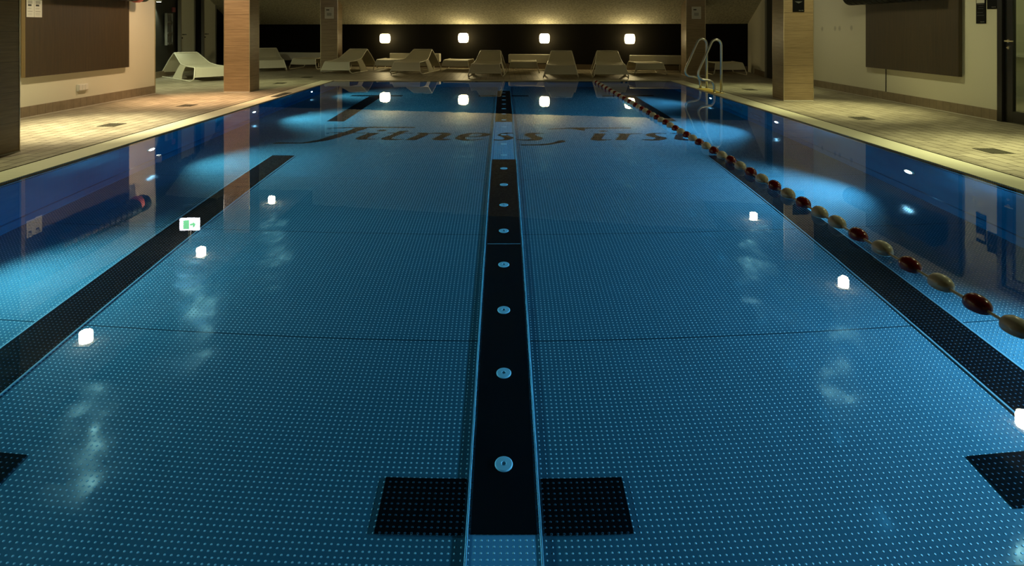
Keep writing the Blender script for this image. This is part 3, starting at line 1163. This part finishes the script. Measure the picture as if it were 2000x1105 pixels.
# ------------------------------------------------------------ signs
def black_sign(name, corner, w_, z0, z1, face, label, lines, logo=True, paper=False):
    """face: 'x' on the right wall (looks to -x), 'y' on a pillar (looks to -y)"""
    x, y = corner
    rz = 0 if face == 'y' else R(-90)
    t = thing(name, (x, y, (z0 + z1) / 2), rz, label, 'sign')
    h = (z1 - z0) / 2
    MB().box(-w_ / 2, w_ / 2, -.012, 0, -h, h).build('plate', M['black'], t, bevel=.004)
    for a, b, c, d in lines:
        MB().box(a, b, -.0145, -.012, c, d).build('text_line', M['soap'], t)
    if paper:
        MB().box(-w_ / 2 + .015, w_ / 2 - .015, -.0145, -.012, h - .12, h - .05).build('paper_insert', M['paper'], t)
    if logo:
        c = bpy.data.curves.new('wordmark', 'FONT')
        c.body = 'Fitness First'
        c.size = w_ * .085
        c.shear = .4
        c.align_x = 'RIGHT'
        c.extrude = .0005
        c.materials.append(M['paper_grey'])
        tmp = bpy.data.objects.new('wordmark_curve', c)
        COL.objects.link(tmp)
        me = bpy.data.meshes.new_from_object(tmp.evaluated_get(bpy.context.evaluated_depsgraph_get()))
        bpy.data.objects.remove(tmp)
        o = bpy.data.objects.new('wordmark', me)
        COL.objects.link(o)
        o.parent = t
        o.location = (w_ / 2 - .018, -.0135, -h + .02)
        o.rotation_euler = (R(90), 0, 0)
    return t


black_sign('information_sign', (XR, 8.245), .165, 1.265, 1.66, 'x', 'tall narrow black sign with a pale paper insert beside the door',
           [(-.06, .06, .06, .068), (-.04, .05, .0, .005), (-.06, .04, -.05, -.046), (-.03, .05, .03, .034), (-.06, .06, -.09, -.085)], paper=True)
black_sign('information_sign', (XR, 8.055), .165, 1.455, 1.72, 'x', 'smaller black sign right next to the door frame',
           [(-.045, .045, .085 - .1 + .055, .085 - .1 + .072)])
sg = black_sign('pillar_sign', (4.88, 10.18), .19, 1.472, 1.86, 'y', 'black sign on the front of the wide right pillar', [(-.06, .06, .10, .11)])
MB().add([(-.065, -.0135, -.02), (.065, -.0135, -.02), (.0, -.0135, -.052)], [(0, 1, 2)]).build('pointer', M['soap'], sg, solid=.001)


def notice(x, y, z, w_, h_, label):
    t = thing('framed_notice', (x, y, z), 0, label, 'notice')
    MB().box(-w_ / 2, w_ / 2, -.010, 0, -h_ / 2, h_ / 2).build('frame', M['white_plastic'], t, bevel=.002)
    MB().box(-w_ / 2 + .015, w_ / 2 - .015, -.012, -.010, -h_ / 2 + .015, h_ / 2 - .015).build('sheet', M['paper'], t)
    MB().box(-w_ / 2 + .04, -.0, -.0135, -.012, h_ / 2 - .09, h_ / 2 - .06).build('heading', M['ink'], t)
    MB().box(-w_ / 2 + .06, w_ / 2 - .06, -.0135, -.012, -h_ / 2 + .08, -.0).build('text_block', M['paper_grey'], t)
    return t


Yp = 17.30
notice((643.2 - CX) / F * Yp, Yp, EYE + (CY - 25.2) / F * Yp, .25, .32, 'pale framed notice on the dark back left pillar')
Yp = 15.64
notice((1360 - CX) / F * Yp, Yp, EYE + (CY - 25) / F * Yp, .235, .31, 'pale framed notice on the back right pillar')

# ------------------------------------------------------------ glass door on the right
dr = bpy.data.objects.new('door_1', None)
COL.objects.link(dr)
dr.location = (XR, 7.43, 0)
struct(dr)
MB().box(-.015, .12, .46, .54, 0, 2.15).box(-.015, .12, -.54, -.46, 0, 2.15).box(-.015, .12, -.46, .46, 2.08, 2.15).build('door_frame', M['doorblack'], dr, bevel=.004)
lf = MB().box(.02, .07, .335, .455, .01, 2.07).box(.02, .07, -.455, -.335, .01, 2.07).box(.02, .07, -.335, .335, .01, .15).box(.02, .07, -.335, .335, 1.95, 2.07)
leaf = lf.build('door_leaf', M['doorblack'], dr, bevel=.003)
MB().box(.040, .048, -.335, .335, .15, 1.95).build('door_glass', M['glass'], dr)
hd_ = MB().lathe([(.022, 0), (.022, -.012), (.010, -.014), (.010, -.05)], 'x', (.02, .395, 1.04), 18)
hd_.tube(round_path([(-.03, .395, 1.04), (-.032, .38, 1.04), (-.032, .27, 1.04)], .01, 3), .009, 10)
hd_.build('door_handle', M['brass'], leaf, smooth=False)
MB().lathe([(.020, 0), (.020, -.010), (.008, -.012), (.008, -.026)], 'x', (.02, .395, .955), 18).build('lock_cylinder', M['brass'], leaf)
# corridor behind the glass
struct(MB().box(7.55, 7.65, 5.8, 9.4, 0, HT).build('wall_corridor', M['wall']))
struct(MB().box(XR + .2, 7.55, 5.7, 5.8, 0, HT).build('wall_corridor_near', M['wall']))
struct(MB().box(XR + .2, 7.55, 9.4, 9.5, 0, HT).build('wall_corridor_far', M['wall']))
struct(MB().box(7.50, 7.55, 5.8, 9.4, .78, .82).build('trim_corridor', M['white_plastic']))
light('corridor_lamp', 'POINT', (7.0, 7.2, 2.6), 32, (.9, .95, .6), radius=.15)

# ------------------------------------------------------------ doors and fittings of the dark recess on the left
def on_recess(px):
    # where the sight line through pixel column px meets the dark wall
    a = (px - CX) / F
    # wall: X = -8.4 - .1 (Y - 14.9)  ->  a Y = -8.4 + 1.49 - .1 Y
    Y = (-8.4 + 1.49) / (a + .1)
    return a * Y, Y


def recess_door(name, p0, p1, m, handle_px, z1=2.2):
    x0, y0 = on_recess(p0)
    x1, y1 = on_recess(p1)
    L = math.hypot(x1 - x0, y1 - y0)
    o = bpy.data.objects.new(name, None)
    COL.objects.link(o)
    o.location = (x0 + .06, y0, 0)
    o.rotation_euler = (0, 0, math.atan2(y1 - y0, x1 - x0))
    struct(o)
    MB().box(0, L, -.02, .02, 0, z1).build('door_leaf', m, o)
    MB().box(-.05, 0, -.045, .03, 0, z1 + .05).box(L, L + .05, -.045, .03, 0, z1 + .05).build('door_frame', M['brass'] if m is M['darkwall'] else M['grey_plastic'], o)
    h = MB().tube(round_path([(.10, -.02, 1.04), (.10, -.07, 1.04), (.24, -.07, 1.04)], .012, 3), .010, 8)
    h.build('door_handle', M['black'], o)
    MB().lathe([(.022, -.02), (.022, -.032), (.0001, -.034)], 'y', (.10, 0, .95), 14).build('door_lock', M['black'], o)
    return o


recess_door('door_2', 346.5, 373, M['door_paint'], 352)
recess_door('door_3', 392, 415, M['door_paint'], 398)
xa, ya = on_recess(375)
xb, yb = on_recess(389)
pn = MB().slab((xa + .03, ya), (xb + .03, yb), .02, 0, 2.5)
struct(pn.build('window_1', M['black']))
xa, ya = on_recess(418)
xb, yb = on_recess(440)
struct(MB().slab((xa + .03, ya), (xb + .03, yb), .02, 0, 2.5).build('window_2', M['black']))
# brochure rack
x0, y0 = on_recess(319.5)
x1, y1 = on_recess(331)
br_ = thing('brochure_rack', (x0 + .04, y0, 0), math.atan2(y1 - y0, x1 - x0), 'grey three-pocket brochure rack on the dark recess wall', 'brochure rack')
L = math.hypot(x1 - x0, y1 - y0)
MB().box(0, L, -.01, .01, .78, 1.58).build('back_panel', M['grey_plastic'], br_)
MB().box(0, .03, -.05, 0, .78, 1.58).box(L - .03, L, -.05, 0, .78, 1.58).build('side_rail', M['rack_grey'], br_)
for q in range(3):
    z = .80 + q * .265
    MB().box(.03, L - .03, -.06, -.05, z, z + .05).box(.03, L - .03, -.06, -.01, z, z + .01).build('pocket', M['rack_grey'], br_)
for q in range(3):
    z = .81 + q * .265
    o = MB().box(.06, L - .14, -.045, -.020, z, z + .20).build('brochure', M['soap'])
    o.location = br_.location
    o.rotation_euler = br_.rotation_euler
    tag(o, 'stack of dark brochures in the %s pocket of the wall rack' % ('lowest', 'middle', 'top')[q], 'brochure', 'brochures in the recess rack')
# red call point
x0, y0 = on_recess(338.5)
al = thing('fire_call_point', (x0 + .03, y0, EYE + (CY - 19) / F * y0), math.atan2(y1 - y0, x1 - x0 - .02), 'small dim red call button left of the grey door', 'call point')
MB().box(-.06, .06, -.04, 0, -.06, .06).build('housing', mat('dull_red', (.20, .05, .05), .5), al, bevel=.006)
MB().lathe([(.0001, -.046), (.022, -.046), (.024, -.040), (.0001, -.040)], 'y', (0, 0, 0), 16).build('button', M['paper_grey'], al)
# small wall washer on the recess wall
x0, y0 = on_recess(303.5)
wz = EYE + (CY - 2) / F * y0
wl = thing('wall_washer', (x0 + .06, y0, wz), math.atan2(y1 - y0, x1 - x0 - .02), 'small white box lamp at the edge of the dark recess wall', 'wall lamp')
MB().box(-.06, .06, -.07, .03, -.02, .14).build('lamp_box', M['white'], wl, bevel=.004)
MB().box(-.045, .045, -.055, .015, -.026, -.019).build('lens', M['wallglow'], wl)
light('washer_beam', 'SPOT', (x0 + .09, y0, wz - .04), 45, (.9, 1.0, .75), (-.15, 0, -1), 80, .8, .03)
light('recess_fill', 'SPOT', (-7.45, 12.2, 2.5), 330, (.90, .95, .58), (.05, .35, -1), 130, 1.0, .08)  # added fill light without a fixture, placed where the water cannot mirror it

# dark door in the far right wall
fd = bpy.data.objects.new('door_4', None)
COL.objects.link(fd)
fd.location = (XR, 14.3, 0)
struct(fd)
MB().box(-.03, .0, -.70, .72, 0, 2.15).build('door_frame', M['grey_plastic'], fd)
MB().box(-.035, -.01, -.62, .60, .01, 2.08).build('door_leaf', M['darkwall'], fd)

# ------------------------------------------------------------ floor drains
def drain(px, py, label, k0=None, wx=.20, wy=.24):
    y = F * EYE / (py - CY)
    x = (px - CX) / F * y
    if k0 is not None:
        return dup(k0, (x, y, 0), 0, label)
    t = thing('floor_drain', (x, y, 0), 0, label, 'floor drain', 'square drain covers in the deck')
    MB().box(-wx / 2 - .01, wx / 2 + .01, -wy / 2 - .01, wy / 2 + .01, .0, .0025).build('rim', M['drain'], t)
    g = MB()
    for i in range(7):
        a = -wx / 2 + .006 + i * (wx - .012) / 6
        g.box(a - .008, a + .008, -wy / 2, wy / 2, .0025, .0045)
    g.build('grid', M['drain'], t)
    return t


D1 = drain(218, 244, 'drain cover in the brightest part of the left deck')
drain(366, 206, 'drain cover in front of the orange-lit pillar', D1)
drain(547, 162.5, 'drain cover on the left deck behind the orange-lit pillar', D1)
drain(600, 151, 'drain cover in the shade near the far left pool corner', D1)
drain(1682, 231, 'drain cover on the right deck below the wooden board', D1)
drain(1940, 295, 'drain cover on the right deck closest to the camera', D1)
drain(1464, 175, 'drain cover on the right deck between ladder and wide pillar', D1)
